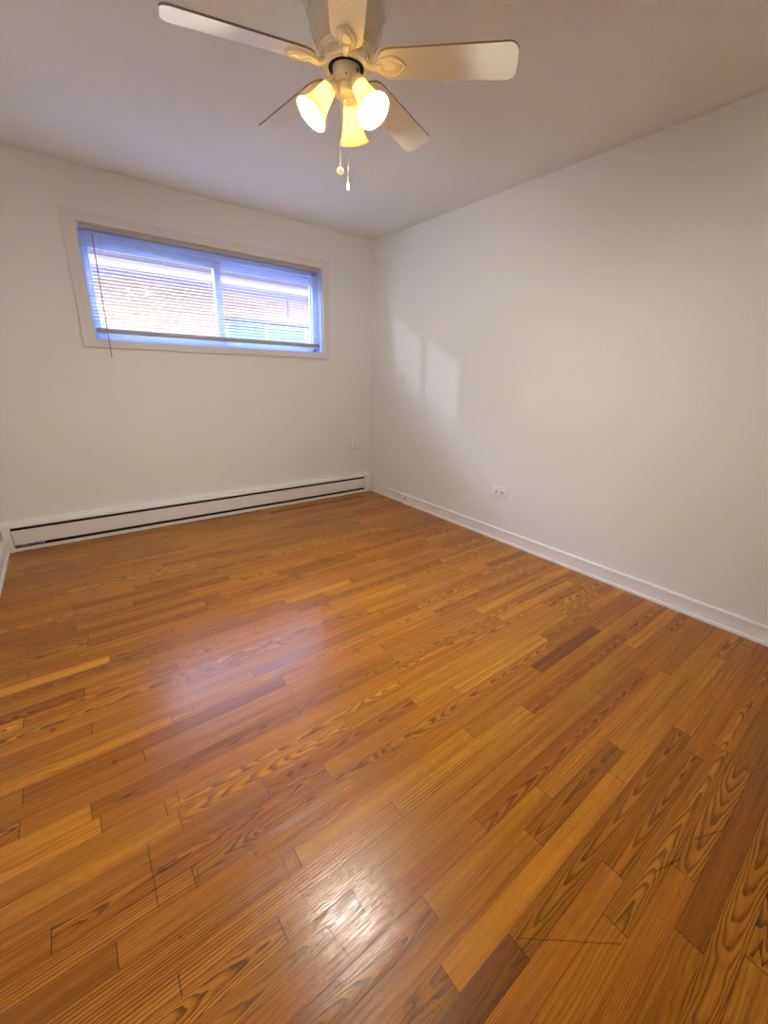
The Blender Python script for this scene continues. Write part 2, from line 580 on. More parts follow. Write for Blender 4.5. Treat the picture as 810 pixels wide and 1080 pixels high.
# (x, y, tone, figure): what particular strips look like
looks = [(-1.4, -3.648, .26, 'straight'), (-2.3, -3.648, .26, 'straight'), (-.6, -3.648, .3, 'straight'),
         (-1.9, -3.353, .82, 'straight'), (-1.2, -3.353, .75, 'straight'), (-2.1, -3.41, .16, 'cathedral'),
         (-1.8, -3.41, .45, 'cathedral'), (-1.4, -3.41, .45, 'cathedral'), (-.6, -2.886, .10, 'plain'),
         (-.9, -3.035, .34, 'bold'), (-.8, -3.17, .35, 'cathedral'), (-1.1, -3.412, .38, 'cathedral'),
         (-1.35, -3.294, .36, 'cathedral'), (-2.75, -1.70, .95, 'plain'), (-2.3, -2.296, .26, 'plain'),
         (-2.85, -2.476, .72, 'plain'), (-2.6, -2.476, .34, 'cathedral'), (-2.8, -2.873, .30, 'straight'),
         (-2.5, -2.873, .66, 'stripe'), (-2.3, -2.93, .64, 'stripe'), (-2.3, -2.99, .62, 'stripe'), (-2.05, -2.76, .75, 'stripe'),
         (-2.5, -2.812, .42, 'bold'), (-2.3, -2.79, .42, 'bold'), (-1.5, -3.0, .74, 'stripe'), (-1.3, -3.0, .36, 'cathedral'),
         (-1.55, -2.94, .45, 'plain'), (-1.75, -2.94, .66, 'straight'), (-1.8, -2.707, .36, 'cathedral'), (-1.45, -2.746, .72, 'plain'),
         (-1.9, -2.746, .66, 'stripe'), (-.8, -2.55, .80, 'straight'), (-.8, -2.419, .76, 'straight'), (-1.3, -2.81, .50, 'cathedral'),
         (-1.7, -2.88, .44, 'plain'), (-2.3, -3.115, .52, 'cathedral'), (-2.0, -3.115, .46, 'bold'), (-2.5, -3.054, .62, 'bold'),
         (-1.5, -3.473, .42, 'cathedral'), (-1.8, -3.473, .55, 'straight'), (-1.4, -3.53, .52, 'cathedral'), (-1.2, -3.592, .50, 'cathedral'),
         (-1.3, -3.353, .7, 'straight'), (-2.5, -2.23, .62, 'plain'), (-1.0, -3.123, .52, 'stripe'), (-1.4, -3.123, .55, 'stripe'),
         (-1.5, -3.707, .48, 'cathedral'), (-1.87, -2.05, .52, 'bold'), (-2.4, -3.175, .42, 'plain'), (-2.2, -3.235, .40, 'cathedral'),
         (-2.0, -3.295, .48, 'plain'), (-1.9, -3.06, .60, 'stripe'), (-1.6, -2.49, .55, 'cathedral'), (-1.55, -2.55, .52, 'cathedral')]
FIG = {'straight': lambda: (random.uniform(0, 300), random.uniform(-.3, .3), random.uniform(170, 300), random.uniform(1.2, 2.4), .55),
       'stripe': lambda: (random.uniform(0, 400), random.uniform(-.4, .4), random.uniform(110, 170), random.uniform(1.2, 2.4), .85),
       'plain': lambda: (random.uniform(0, 200), random.uniform(-.3, .3), random.uniform(50, 110), random.uniform(2.0, 4.0), .38),
       'cathedral': lambda: (random.uniform(2600, 7000) * random.choice((1, 1, -1)), random.choice((-1, 1)) * random.uniform(5, 13), random.uniform(-40, 40), random.uniform(3.0, 6.0), .85),
       'bold': lambda: (random.uniform(2500, 5000), random.choice((-1, 1)) * random.uniform(7, 12), random.uniform(-20, 20), random.uniform(6, 9.0), 1.0)}


def row_of(y):
    return int(math.floor(-y / ROW + PH))


by_row = {}
for x, y in joints_seen:
    by_row.setdefault(row_of(y), []).append(x)
look_row = {}
for x, y, t_, f_ in looks:
    look_row.setdefault(row_of(y), []).append((x, t_, f_))
bm = NB()
uvl = bm.loops.layers.uv.new('plank')
uve = bm.loops.layers.uv.new('plank_end')
att = [[], [], []]
nrow = int(math.ceil(-Y0 / ROW + PH)) + 1
for r in range(0, nrow):
    yb = -(r - PH) * ROW          # seam nearer the window
    ya = yb - ROW
    seen = sorted(by_row.get(r, []))
    xs = []
    if seen:
        x = seen[0]
        while x > X0 - 0.3:
            xs.append(x); x -= random.uniform(.45, 1.15)
        prev = seen[0]
        for s_ in seen[1:]:
            xs.append(s_); prev = s_
        x = prev + random.uniform(.5, 1.2)
        while x < 0.2:
            xs.append(x); x += random.uniform(.4, 1.1)
    else:
        x = X0 - random.uniform(0, .8)
        while x < 0.3:
            xs.append(x); x += random.uniform(.35, 1.15)
    xs = sorted(set(xs + [X0 - 1.0, 1.0]))
    for a, b in zip(xs, xs[1:]):
        ca, cb = max(a, X0 - .02), min(b, 0.02)
        if cb - ca < 1e-4:
            continue
        fya, fyb = max(ya, Y0 - .02), min(yb, 0.02)
        if fyb - fya < 1e-4:
            continue
        tone = min(1, max(.05, random.gauss(.53, .115)))
        kind = random.choices(['straight', 'stripe', 'plain', 'cathedral', 'bold'], [4, 2, 3, 3, .6])[0]
        for lx, lt, lf in look_row.get(r, []):
            if a <= lx <= b:
                tone, kind = lt, lf
        f = FIG[kind]()
        p = [bm.verts.new((x_, y_, 0)) for x_, y_ in ((ca, fya), (cb, fya), (cb, fyb), (ca, fyb))]
        face = bm.faces.new(p)
        for lp in face.loops:
            c = lp.vert.co
            lp[uvl].uv = (c.x - a, c.y - ya)
            lp[uve].uv = (b - c.x, yb - c.y)
        att[0].append((tone, random.random(), random.random()))
        att[1].append((f[0], f[1], f[2]))
        att[2].append((f[3], ROW * random.uniform(.3, .7), f[4]))
me = bpy.data.meshes.new('floor')
bm.to_mesh(me)
bm.free()
for nm, data in zip(('tone_hue_seed', 'figure', 'figure_more'), att):
    a = me.attributes.new(nm, 'FLOAT_VECTOR', 'FACE')
    a.data.foreach_set('vector', [q for d in data for q in d])
me.materials.append(MAT['floor'])
fl = bpy.data.objects.new('floor', me)
COL.objects.link(fl)
fl['kind'] = 'structure'
fl['label'] = 'glossy orange-brown oak strip floor with scratches'
fl['category'] = 'floor'

# ------------------------------------------------------------------ room shell
bm = NB(); box(bm, (X0 - WT, Y0 - WT, H), (X1 + WT, Y1 + WT, H + .12))
struct('ceiling', bm, MAT['ceiling'], 'plain off-white ceiling above the room', 'ceiling')
# window opening
OX0, OX1, OZ0, OZ1 = -2.358, -0.567, 1.413, 2.121
bm = NB()
box(bm, (X0 - WT, 0, -.5), (OX0, WT, H)); box(bm, (OX1, 0, -.5), (X1 + WT, WT, H))
box(bm, (OX0, 0, -.5), (OX1, WT, OZ0)); box(bm, (OX0, 0, OZ1), (OX1, WT, H))
struct('wall_back', bm, MAT['wall'], 'off-white wall with the high window and heater', 'wall')
bm = NB(); box(bm, (0, Y0 - WT, -.5), (WT, 0, H))
struct('wall_right', bm, MAT['wall'], 'long bare off-white wall on the right', 'wall')
bm = NB(); box(bm, (X0 - WT, Y0 - WT, -.5), (X0, 0, H))
struct('wall_left', bm, MAT['wall'], 'off-white wall at the left edge', 'wall')
bm = NB(); box(bm, (X0, Y0 - WT, -.5), (0, Y0, H))
struct('wall_front', bm, MAT['wall_low_bounce'], 'unseen wall behind the camera, tan to cut bounced light', 'wall')

bm = NB()  # cladding added to keep bounced daylight off the brick next door
CW = WT + .004
box(bm, (X0 - 2, WT + .0005, -.5), (OX0 - .04, WT + .06, H + .3)); box(bm, (OX1 + .04, WT + .0005, -.5), (X1 + 2, WT + .06, H + .3))
box(bm, (OX0 - .04, WT + .0005, -.5), (OX1 + .04, WT + .06, OZ0 - .04)); box(bm, (OX0 - .04, WT + .0005, OZ1 + .04), (OX1 + .04, WT + .06, H + .3))
struct('wall_bounce_shield', bm, MAT['red_brick'], 'unseen dark brick layer added outside the window wall to cut bounce', 'wall')

# baseboards: flat board, rounded top bead, shoe moulding
def base_prof():
    p = [(0, 0), (.022, 0), (.0215, .008), (.019, .0155), (.013, .0195), (.0125, .021), (.0125, .080)]
    p += [(.0155, .083), (.016, .088), (.0145, .093), (.010, .0965), (.004, .0985), (0, .0985)]
    return p

bm = NB(); sweep_y(bm, [(-x, z) for x, z in base_prof()], Y0, -.001)
struct('baseboard_right', bm, MAT['trim'], 'white baseboard with shoe moulding along the right wall', 'baseboard', smooth=True)
bm = NB(); sweep_y(bm, [(X0 + x, z) for x, z in base_prof()], Y0, -.068)
struct('baseboard_left', bm, MAT['trim'], 'white baseboard along the left wall', 'baseboard', smooth=True)

# window casing
bm = NB()
TX0, TX1, TZ0, TZ1 = -2.430, -0.502, 1.369, 2.184
ty = -.019
def mitre(bm, q):
    a = [bm.verts.new((x, 0, z)) for x, z in q]
    b = [bm.verts.new((x, ty, z)) for x, z in q]
    n = len(q)
    bm.faces.new(b); bm.faces.new(a[::-1])
    for i in range(n):
        bm.faces.new((a[i], a[(i + 1) % n], b[(i + 1) % n], b[i]))
mitre(bm, [(TX0, TZ0), (TX1, TZ0), (OX1, OZ0), (OX0, OZ0)])
mitre(bm, [(TX0, TZ1), (OX0, OZ1), (OX1, OZ1), (TX1, TZ1)])
mitre(bm, [(TX0, TZ0), (OX0, OZ0), (OX0, OZ1), (TX0, TZ1)])
mitre(bm, [(TX1, TZ0), (TX1, TZ1), (OX1, OZ1), (OX1, OZ0)])
bmesh.ops.remove_doubles(bm, verts=bm.verts, dist=1e-5)
struct('trim_1', bm, MAT['casing'], 'flat off-white casing around the high window', 'window trim')

# window: jamb liner, sliding sashes, panes
win = bpy.data.objects.new('window_1', None); COL.objects.link(win)
win.location = (0, 0, 0)
win['kind'] = 'structure'; win['label'] = 'wide high slider window with pale blue-lit frame'; win['category'] = 'window'
FY0, FY1 = .062, .118
bm = NB()
e = .0005
lt = .010
box(bm, (OX0 + e, .001, OZ0 + e), (OX0 + lt, WT, OZ1 - e)); box(bm, (OX1 - lt, .001, OZ0 + e), (OX1 - e, WT, OZ1 - e))
box(bm, (OX0 + lt, .001, OZ0 + e), (OX1 - lt, WT, OZ0 + lt)); box(bm, (OX0 + lt, .001, OZ1 - lt), (OX1 - lt, WT, OZ1 - e))
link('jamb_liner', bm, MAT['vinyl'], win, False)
A0, A1, B0, B1 = OX0 + lt, OX1 - lt, OZ0 + lt, OZ1 - lt
bm = NB()
fw = .026
box(bm, (A0, FY0, B0), (A0 + fw, FY1, B1), .002); box(bm, (A1 - fw - .03, FY0, B0), (A1, FY1, B1), .002)
box(bm, (A0 + fw, FY0, B0), (A1 - fw, FY1, B0 + .030), .002); box(bm, (A0 + fw, FY0, B1 - .055), (A1 - fw, FY1, B1), .002)
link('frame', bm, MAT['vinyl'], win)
def sash(x0, x1, y0, y1, st0, st1, nm):
    z0, z1 = B0 + .030, B1 - .055
    b_ = NB()
    box(b_, (x0, y0, z0), (x0 + st0, y1, z1), .002); box(b_, (x1 - st1, y0, z0), (x1, y1, z1), .002)
    box(b_, (x0 + st0, y0, z0), (x1 - st1, y1, z0 + .022), .002); box(b_, (x0 + st0, y0, z1 - .062), (x1 - st1, y1, z1), .002)
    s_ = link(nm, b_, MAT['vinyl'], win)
    b_ = NB()
    ym = (y0 + y1) / 2
    box(b_, (x0 + st0 - .004, ym - .002, z0 + .018), (x1 - st1 + .004, ym + .002, z1 - .058))
    link('pane', b_, MAT['pane'], s_, False)
sash(A0 + fw - .003, -1.440, .066, .086, .020, .054, 'sash')
sash(-1.496, A1 - fw - .027, .090, .110, .054, .014, 'sash')
bm = NB()
box(bm, (-1.492, .058, 1.74), (-1.470, .067, 1.80), .002); box(bm, (-1.487, .050, 1.762), (-1.476, .060, 1.778), .002)
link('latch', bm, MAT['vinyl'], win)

# ------------------------------------------------------------------ mini blind
bl = thing('window_blind', 'white horizontal mini blind with open slats hanging inside the high window', 'blind', (-1.4655, .014, 2.116))
def L(x, y, z):
    return (x + 1.4655, y - .014, z - 2.116)
BX0, BX1 = -2.350, -0.580
bm = NB()
box(bm, L(BX0, -.004, 2.088), L(BX1, .030, 2.116), .0025)
link('headrail', bm, MAT['headrail'], bl)
for xa, xb in ((-2.357, -2.344), (-0.581, -0.568)):
    bm = NB(); box(bm, L(xa, -.008, 2.084), L(xb, .032, 2.1205), .002)
    link('bracket', bm, MAT['trim'], bl)
bm = NB()
NS = 27
zt, zb = 2.072, 1.510
tilt = math.radians(10)
for i in range(NS):
    z = zt + (zb - zt) * i / (NS - 1)
    rows = []
    for k in range(5):
        s = (k / 4 - .5) * .025
        yy = .014 + s * math.cos(tilt)
        zz = z + s * math.sin(tilt) + .0010 * (1 - (2 * k / 4 - 1) ** 2)
        rows.append((yy, zz))
    prof = rows + [(y, z_ - .0007) for y, z_ in reversed(rows)]
    sweep_x(bm, [(y - .014, z_ - 2.116) for y, z_ in prof], BX0 + 1.4655 + .006, BX1 + 1.4655 - .010)
link('slats', bm, MAT['slat'], bl)
bm = NB(); box(bm, L(BX0 + .006, .002, 1.461), L(BX1 - .014, .026, 1.495), .004)
br = link('bottom_rail', bm, MAT['bottom_rail'], bl)
for x in (-1.50, -1.04, -.70):
    bm = NB(); lathe(bm, [(0, -.003), (.004, -.003), (.005, 0), (.004, .001)], 12, Matrix.Translation(L(x, .000, 1.472)) @ Matrix.Rotation(PI / 2, 4, 'X'))
    link('cord_button', bm, MAT['trim'], br)
for x in (-2.228, -1.862, -1.545, -.91, -.66):
    bm = NB()
    for yy in (.002, .026):
        tube(bm, [L(x, yy, 2.09), L(x, yy, 1.48)], .0010, 6)
    for i in range(NS):
        z = zt + (zb - zt) * i / (NS - 1) - .002
        tube(bm, [L(x, .002, z - .001), L(x, .026, z + .0008)], .0005, 4)
    link('ladder_cord', bm, MAT['cord'], bl)
bm = NB()
tube(bm, [L(-2.274, -.012, 2.075), L(-2.275, -.018, 2.045), L(-2.280, -.030, 1.66), L(-2.283, -.032, 1.300)], [.0036, .0034, .0034, .0034], 8)
wd = link('tilt_wand', bm, MAT['wand'], bl)
bm = NB(); lathe(bm, [(0, -.018), (.004, -.017), (.0055, -.008), (.005, .006), (0, .008)], 12, Matrix.Translation(L(-2.274, -.012, 2.072)))
link('wand_hook', bm, MAT['trim'], wd)
bm = NB()
tube(bm, [L(-.632, -.006, 2.09), L(-.632, -.007, 1.90), L(-.634, -.007, 1.53)], .0014, 6)
tube(bm, [L(-.618, -.006, 2.09), L(-.619, -.008, 1.85), L(-.617, -.007, 1.52)], .0014, 6)
link('lift_cord', bm, MAT['cord'], bl)

# ------------------------------------------------------------------ baseboard heater
HX0, HX1 = -3.100, -0.026
ht = thing('baseboard_heater', 'long white baseboard heater with black slots under the window', 'heater', (-1.563, 0, 0))
def hx(x):
    return x + 1.563
GX0, GX1 = -3.052, -0.108
bm = NB()
sweep_x(bm, [(-.0005, .0), (-.008, 0), (-.008, .196), (-.040, .198), (-.0605, .192), (-.0645, .186), (-.0645, .1745), (-.0585, .1735), (-.058, .184), (-.038, .189), (-.010, .190), (-.010, .206), (-.0005, .208)], hx(HX0 + .04), hx(HX1 - .07))
link('back_panel', bm, MAT['heater'], ht, True, 25)
bm = NB()
sweep_x(bm, [(-.063, .0495), (-.0655, .052), (-.0655, .154), (-.0648, .1555), (-.0638, .1555), (-.0632, .154), (-.0632, .056), (-.061, .0535), (-.061, .0515)], hx(GX0 + .004), hx(GX1 - .006))
link('front_panel', bm, MAT['heater'], ht, True, 25)
bm = NB()
sweep_x(bm, [(-.0085, .002), (-.064, .002), (-.0655, .004), (-.0655, .027), (-.0640, .029), (-.0632, .027), (-.0630, .0065), (-.0085, .0065)], hx(GX0), hx(GX1))
link('bottom_strip', bm, MAT['trim'], ht, True, 25)
for xa, xb in ((HX0, GX0), (GX1, HX1)):
    bm = NB()
    vs_ = sweep_x(bm, [(-.0005, .0005), (-.0665, .0005), (-.0675, .003), (-.0675, .188), (-.062, .196), (-.040, .2025), (-.0005, .209)], hx(xa), hx(xb))
    bmesh.ops.bevel(bm, geom=[e_ for e_ in bm.edges if abs(e_.verts[0].co.x - e_.verts[1].co.x) < 1e-6], offset=.002, segments=2, affect='EDGES')
    link('end_cap', bm, MAT['heater'], ht)
bm = NB()
box(bm, (hx(GX0), -.0500, .0075), (hx(GX1), -.0085, .1885))
link('slot_shade_block', bm, MAT['dark'], ht, False)  # near-black block stands in for the shade behind the heater slots
bm = NB()
rf = random.Random(3)
for i in range(26):
    x = GX0 + .006 + i * .0062
    a = rf.uniform(-.6, .6)
    box(bm, (-.0002, -.0045, -.006), (.0006, .0045, .007), 0, Matrix.Translation((hx(x), -.0560, .0405)) @ Matrix.Rotation(a, 4, 'Z') @ Matrix.Rotation(a * .5, 4, 'Y'))
link('bent_fins', bm, MAT['screw'], ht, False)

# ------------------------------------------------------------------ outlets
def receptacle(parent, mk, kind):
    """one receptacle face in plate coordinates (a across, b along, n out); mk maps to local xyz"""
    pass

# right wall: horizontal duplex; plate lies in the y-z plane, facing -x
PW, PHH = .136, .086
o1 = thing('electrical_outlet', 'white sideways duplex outlet low on the right wall', 'outlet', (0, -1.764, .389))
bm = NB()
box(bm, (-.007, -PW / 2, -PHH / 2), (-.0005, PW / 2, PHH / 2), .0025)
link('cover_plate', bm, MAT['plastic'], o1)
def to_right(c):
    # local disc axis z -> -x
    return Matrix.Translation((-.0075, c[0], c[1])) @ Matrix.Rotation(-PI / 2, 4, 'Y')
for c in (-.030, .030):
    bm = NB()
    lathe(bm, [(.0215, -.002), (.0215, .001), (.0205, .002), (0, .002)], 28, to_right((c, 0)))
    rc = link('receptacle', bm, MAT['plastic'], o1)
    bm = NB()
    for dz in (-.0075, .0075):
        box(bm, (-.0105, c - .007, dz - .0026), (-.0088, c + .008, dz + .0026))
    lathe(bm, [(.0036, .0), (.0036, .0018), (0, .0018)], 12, to_right((c + .0125 * (1 if c > 0 else -1) * -1, 0)) @ Matrix.Translation((0, 0, .001)))
    link('slots', bm, MAT['slot'], rc, False)
bm = NB(); lathe(bm, [(.0042, -.001), (.0042, .001), (.003, .0018), (0, .0018)], 14, to_right((0, 0)))
link('screw', bm, MAT['screw'], o1)

# back wall: surface box outlet, upright
o2 = thing('electrical_outlet', 'white upright surface-mounted outlet box on the window wall near the corner', 'outlet', (-.222, 0, .556))
bm = NB(); box(bm, (-.042, -.030, -.066), (.042, -.0005, .066), .004)
link('surface_box', bm, MAT['plastic'], o2)
bm = NB(); box(bm, (-.038, -.035, -.062), (.038, -.029, .062), .0025)
link('cover_plate', bm, MAT['plastic'], o2)
def to_back(c):
    return Matrix.Translation((c[0], -.0355, c[1])) @ Matrix.Rotation(PI / 2, 4, 'X')
for c in (-.026, .026):
    bm = NB()
    lathe(bm, [(.0180, -.002), (.0180, .001), (.0172, .002), (0, .002)], 28, to_back((0, c)))
    rc = link('receptacle', bm, MAT['plastic'], o2)
    bm = NB()
    for dx in (-.007, .007):
        box(bm, (dx - .0016, -.0385, c - .003), (dx + .0016, -.0370, c + .008))
    lathe(bm, [(.003, 0), (.003, .0016), (0, .0016)], 12, to_back((0, c - .009)) @ Matrix.Translation((0, 0, .001)))
    link('slots', bm, MAT['slot'], rc, False)
bm = NB(); lathe(bm, [(.0036, -.001), (.0036, .001), (0, .0018)], 14, to_back((0, 0)))
link('screw', bm, MAT['screw'], o2)

# phone jack on the baseboard
jk = thing('phone_jack', 'small white phone jack block on the right baseboard near the corner', 'phone jack', (-.0165, -.632, .066))
bm = NB(); box(bm, (-.026, -.034, -.036), (.0, .034, .040), .004)
link('jack_box', bm, MAT['plastic'], jk)
bm = NB(); box(bm, (-.0275, -.030, -.033), (-.0255, .030, .037), .001)
cv = link('jack_cover', bm, MAT['plastic'], jk)
bm = NB(); box(bm, (-.020, -.0352, -.012), (-.006, -.0335, .008), 0)
link('jack_port', bm, MAT['slot'], jk, False)
bm = NB(); lathe(bm, [(.003, -.001), (.003, .001), (0, .0015)], 12, Matrix.Translation((-.0277, 0, .002)) @ Matrix.Rotation(-PI / 2, 4, 'Y'))
link('screw', bm, MAT['screw'], cv)

# ------------------------------------------------------------------ ceiling fan
CX, CY = -1.6786, -2.1686
fan = thing('ceiling_fan', 'cream five-blade hugger ceiling fan with three lit bell shades', 'ceiling fan', (CX, CY, H))
def zz(z):
    return z - H
bm = NB()
lathe(bm, [(.0, zz(2.4398)), (.140, zz(2.4398)), (.143, zz(2.437)), (.143, zz(2.425)), (.1410, zz(2.40)), (.1390, zz(2.375)), (.1350, zz(2.355)),
           (.1270, zz(2.347)), (.1240, zz(2.340)), (.1225, zz(2.325)), (.1180, zz(2.303)), (.1090, zz(2.280)), (.0970, zz(2.263)), (.0870, zz(2.253)), (.0840, zz(2.249)), (0, zz(2.2489))], 64)
hs = link('motor_housing', bm, MAT['housing'], fan)
bm = NB()
lathe(bm, [(.0, zz(2.2488)), (.0885, zz(2.2488)), (.0905, zz(2.245)), (.0885, zz(2.241)), (.0850, zz(2.2400)), (.0850, zz(2.236)), (.0862, zz(2.234)), (.0850, zz(2.231)), (0, zz(2.231))], 56)
link('trim_ring', bm, MAT['fan'], hs)
bm = NB()
lathe(bm, [(.0, zz(2.2308)), (.0790, zz(2.2308)), (.0800, zz(2.228)), (.0800, zz(2.206)), (.0770, zz(2.203)), (.0600, zz(2.203)), (.0560, zz(2.212)), (0, zz(2.212))], 56)
for i in range(10):
    a = 2 * PI * i / 10 + .2
    box(bm, (-.004, -.010, 0), (.004, .010, .016), .001, Matrix.Translation((.0795 * math.cos(a), .0795 * math.sin(a), zz(2.209))) @ Matrix.Rotation(a, 4, 'Z'))
link('flywheel', bm, MAT['fan'], fan)
bm = NB(); lathe(bm, [(.0575, zz(2.2122)), (.0590, zz(2.2029)), (.0470, zz(2.2029)), (.0470, zz(2.2118))], 48)
link('shadow_gap', bm, MAT['dark'], fan)  # dark ring put in for the shade between flywheel and switch housing
bm = NB()
lathe(bm, [(.0, zz(2.2115)), (.0450, zz(2.2115)), (.0460, zz(2.209)), (.0450, zz(2.160)), (.0435, zz(2.156)), (.0, zz(2.155))], 48)
sw = link('switch_housing', bm, MAT['fan'], fan)
for i in range(3):
    a = math.radians(237 + i * 120)
    bm = NB()
    lathe(bm, [(.0028, 0), (.0028, .002), (0, .003)], 10, Matrix.Translation((0.0452 * math.cos(a), 0.0452 * math.sin(a), zz(2.168))) @ Matrix.Rotation(a, 4, 'Z') @ Matrix.Rotation(PI / 2, 4, 'Y'))
    link('screw', bm, MAT['blade_edge'], sw)
bm = NB(); box(bm, (-.0015, -.004, -.011), (.002, .004, .011), .0008, Matrix.Translation((0.0452 * math.cos(math.radians(290)), 0.0452 * math.sin(math.radians(290)), zz(2.185))) @ Matrix.Rotation(math.radians(290), 4, 'Z'))
link('reverse_switch', bm, MAT['slot'], sw)
bm = NB()
lathe(bm, [(.0, zz(2.1548)), (.0410, zz(2.1548)), (.0425, zz(2.152)), (.0415, zz(2.148)), (.0395, zz(2.145)), (.0385, zz(2.140)), (.0350, zz(2.132)),
           (.0280, zz(2.124)), (.0190, zz(2.119)), (.0120, zz(2.117)), (.0105, zz(2.112)), (.0070, zz(2.109)), (0, zz(2.108))], 48)
link('light_fitter', bm, MAT['fan'], fan)

# blades
TH, RB, HT, HR, PIT, DRP, T8, T9 = 2.8953, .5555, .0601, .0517, -.2412, -.0338, .0063, .0548
bm = NB()
out = []
def arc(cx, cy, rx, ry, a0, a1, n=7):
    return [(cx + rx * math.cos(math.radians(a0 + (a1 - a0) * i / n)), cy + ry * math.sin(math.radians(a0 + (a1 - a0) * i / n))) for i in range(n + 1)]
tipr = .030
up_ = [(.108, .017), (.116, .031), (.128, .0425), (.145, .0495), (.165, .0512)]
def hw(r):
    return HR + (HT - HR) * (r - .2) / (RB - .2)
up_ += [(.2, hw(.2)), (.3, hw(.3)), (.4, hw(.4)), (.48, hw(.48))]
up_ += arc(RB - tipr, HT - tipr - .001, tipr, tipr, 90, 8)
poly = [(r, s) for r, s in up_] + [(r, -s) for r, s in reversed(up_)]
vs_ = prism(bm, poly, 0, .006)
for f in bm.faces:
    f.material_index = 1 if abs(f.normal.z) < .5 else 0
bm.normal_update()
for f in bm.faces:
    f.material_index = 1 if abs(f.normal.z) < .5 else 0
blade0 = link('blade', bm, [MAT['blade'], MAT['blade_edge']], fan, False)
# blade iron: flat arm, spade-shaped plate with a raised rim and an inner hollow
bm = NB()
sp = [(.098, .010), (.108, .014), (.122, .024), (.138, .0305), (.155, .0325), (.172, .0295), (.184, .022), (.196, .009), (.203, 0)]
spade = sp + [(r, -s) for r, s in reversed(sp[:-1])]
prism(bm, spade, -.0048, -.0004)
rim = [(r * .97 + .0042, s * .90) for r, s in sp]
rim = rim + [(r, -s) for r, s in reversed(rim[:-1])]
tube(bm, [(r, s, -.0055) for r, s in rim], .0040, 8, True, True)
inner = []
for i in range(24):
    a = 2 * PI * i / 24
    inner.append((.150 + .026 * math.cos(a), .0155 * math.sin(a) * (1 - .25 * math.cos(a)), -.0050))
tube(bm, inner, .0026, 8, True, True)
tube(bm, [(.066, 0, .006), (.078, 0, .000), (.088, 0, -.006), (.098, 0, -.0075), (.110, 0, -.006), (.122, 0, -.004)], [.0085, .0095, .0100, .0105, .011, .006], 12)
for px, py in ((.128, .013), (.128, -.013), (.188, 0)):
    lathe(bm, [(.0045, 0), (.004, .0025), (0, .0032)], 10, Matrix.Translation((px, py, -.0048)) @ Matrix.Rotation(PI, 4, 'X'))
iron0 = link('blade_bracket', bm, MAT['fan'], blade0)
for k in range(5):
    a = TH + k * 2 * PI / 5
    sl = DRP + T8 * math.cos(a) + T9 * math.sin(a)
    ux = Vector((math.cos(a), math.sin(a), sl)).normalized()
    ty_ = Vector((-math.sin(a) * math.cos(PIT), math.cos(a) * math.cos(PIT), math.sin(PIT)))
    ty_ = (ty_ - ux * ty_.dot(ux)).normalized()
    nz = ux.cross(ty_)
    mm = Matrix(((ux.x, ty_.x, nz.x, 0), (ux.y, ty_.y, nz.y, 0), (ux.z, ty_.z, nz.z, zz(2.2 - DRP * .3)), (0, 0, 0, 1)))
    if k == 0:
        b_ = blade0
    else:
        b_ = blade0.copy(); COL.objects.link(b_); b_.parent = fan
        i_ = iron0.copy(); COL.objects.link(i_); i_.parent = b_
    b_.matrix_local = mm

# light kit: three arms with sockets, bell shades, bulbs
AZ0 = .7716
NR, NZ, RR, RZ = .0571, 2.1448, .1213, 2.0592
ax_l = math.hypot(RR - NR, RZ - NZ)
bm = NB()   # local z points from neck to rim
prof_o = [(.0225, 0), (.0245, .004), (.0262, .014), (.0285, .030), (.0320, .050), (.0368, .070), (.0432, .088), (.0510, .102), (.0555, ax_l)]
prof_i = [(r - .0028, z) for r, z in reversed(prof_o)]
lathe(bm, prof_o + [(.0548, ax_l + .0015), (.0533, ax_l + .0005)] + prof_i[1:] + [(.0197, .0)], 48)
bmesh.ops.remove_doubles(bm, verts=bm.verts, dist=1e-6)
shade0 = link('lamp_shade', bm, MAT['shade'], fan, True, 50)
bm = NB()
lathe(bm, [(0, .012), (.0125, .012), (.0135, .023), (.0145, .035), (.0180, .0485), (.0230, .0605), (.0252, .0735), (.0240, .0845), (.0190, .0945), (.0110, .100), (.005, .1015), (0, .1017)], 28)
bulb0 = link('bulb', bm, MAT['bulb'], shade0)
bm = NB()
lathe(bm, [(0, -.030), (.0145, -.030), (.0175, -.026), (.0180, -.016), (.0240, -.012), (.0262, -.006), (.0262, .006), (.0248, .009), (.0228, .009), (.0228, -.002), (.0130, -.002), (.0130, .0115), (0, .0115)], 32)
sock0 = link('lamp_socket', bm, MAT['fan'], fan)
for k in range(3):
    a = AZ0 + k * 2 * PI / 3
    u = Vector((math.cos(a), math.sin(a), 0))
    neck = u * NR + Vector((0, 0, zz(NZ)))
    rimc = u * RR + Vector((0, 0, zz(RZ)))
    d = (rimc - neck).normalized()
    t_ = Vector((-math.sin(a), math.cos(a), 0))
    n_ = t_.cross(d)
    mm = Matrix(((n_.x, t_.x, d.x, neck.x), (n_.y, t_.y, d.y, neck.y), (n_.z, t_.z, d.z, neck.z), (0, 0, 0, 1)))
    if k == 0:
        s_, k_ = shade0, sock0
    else:
        s_ = shade0.copy(); COL.objects.link(s_); s_.parent = fan
        c_ = bulb0.copy(); COL.objects.link(c_); c_.parent = s_
        k_ = sock0.copy(); COL.objects.link(k_); k_.parent = fan
    s_.matrix_local = mm
    k_.matrix_local = mm
    bm = NB()
    st = neck - d * .028
    tube(bm, [u * .012 + Vector((0, 0, zz(2.150))), u * .030 + Vector((0, 0, zz(2.156))), st - d * .004, st + d * .003], [.008, .0085, .009, .010], 10)
    link('lamp_arm', bm, MAT['fan'], fan)

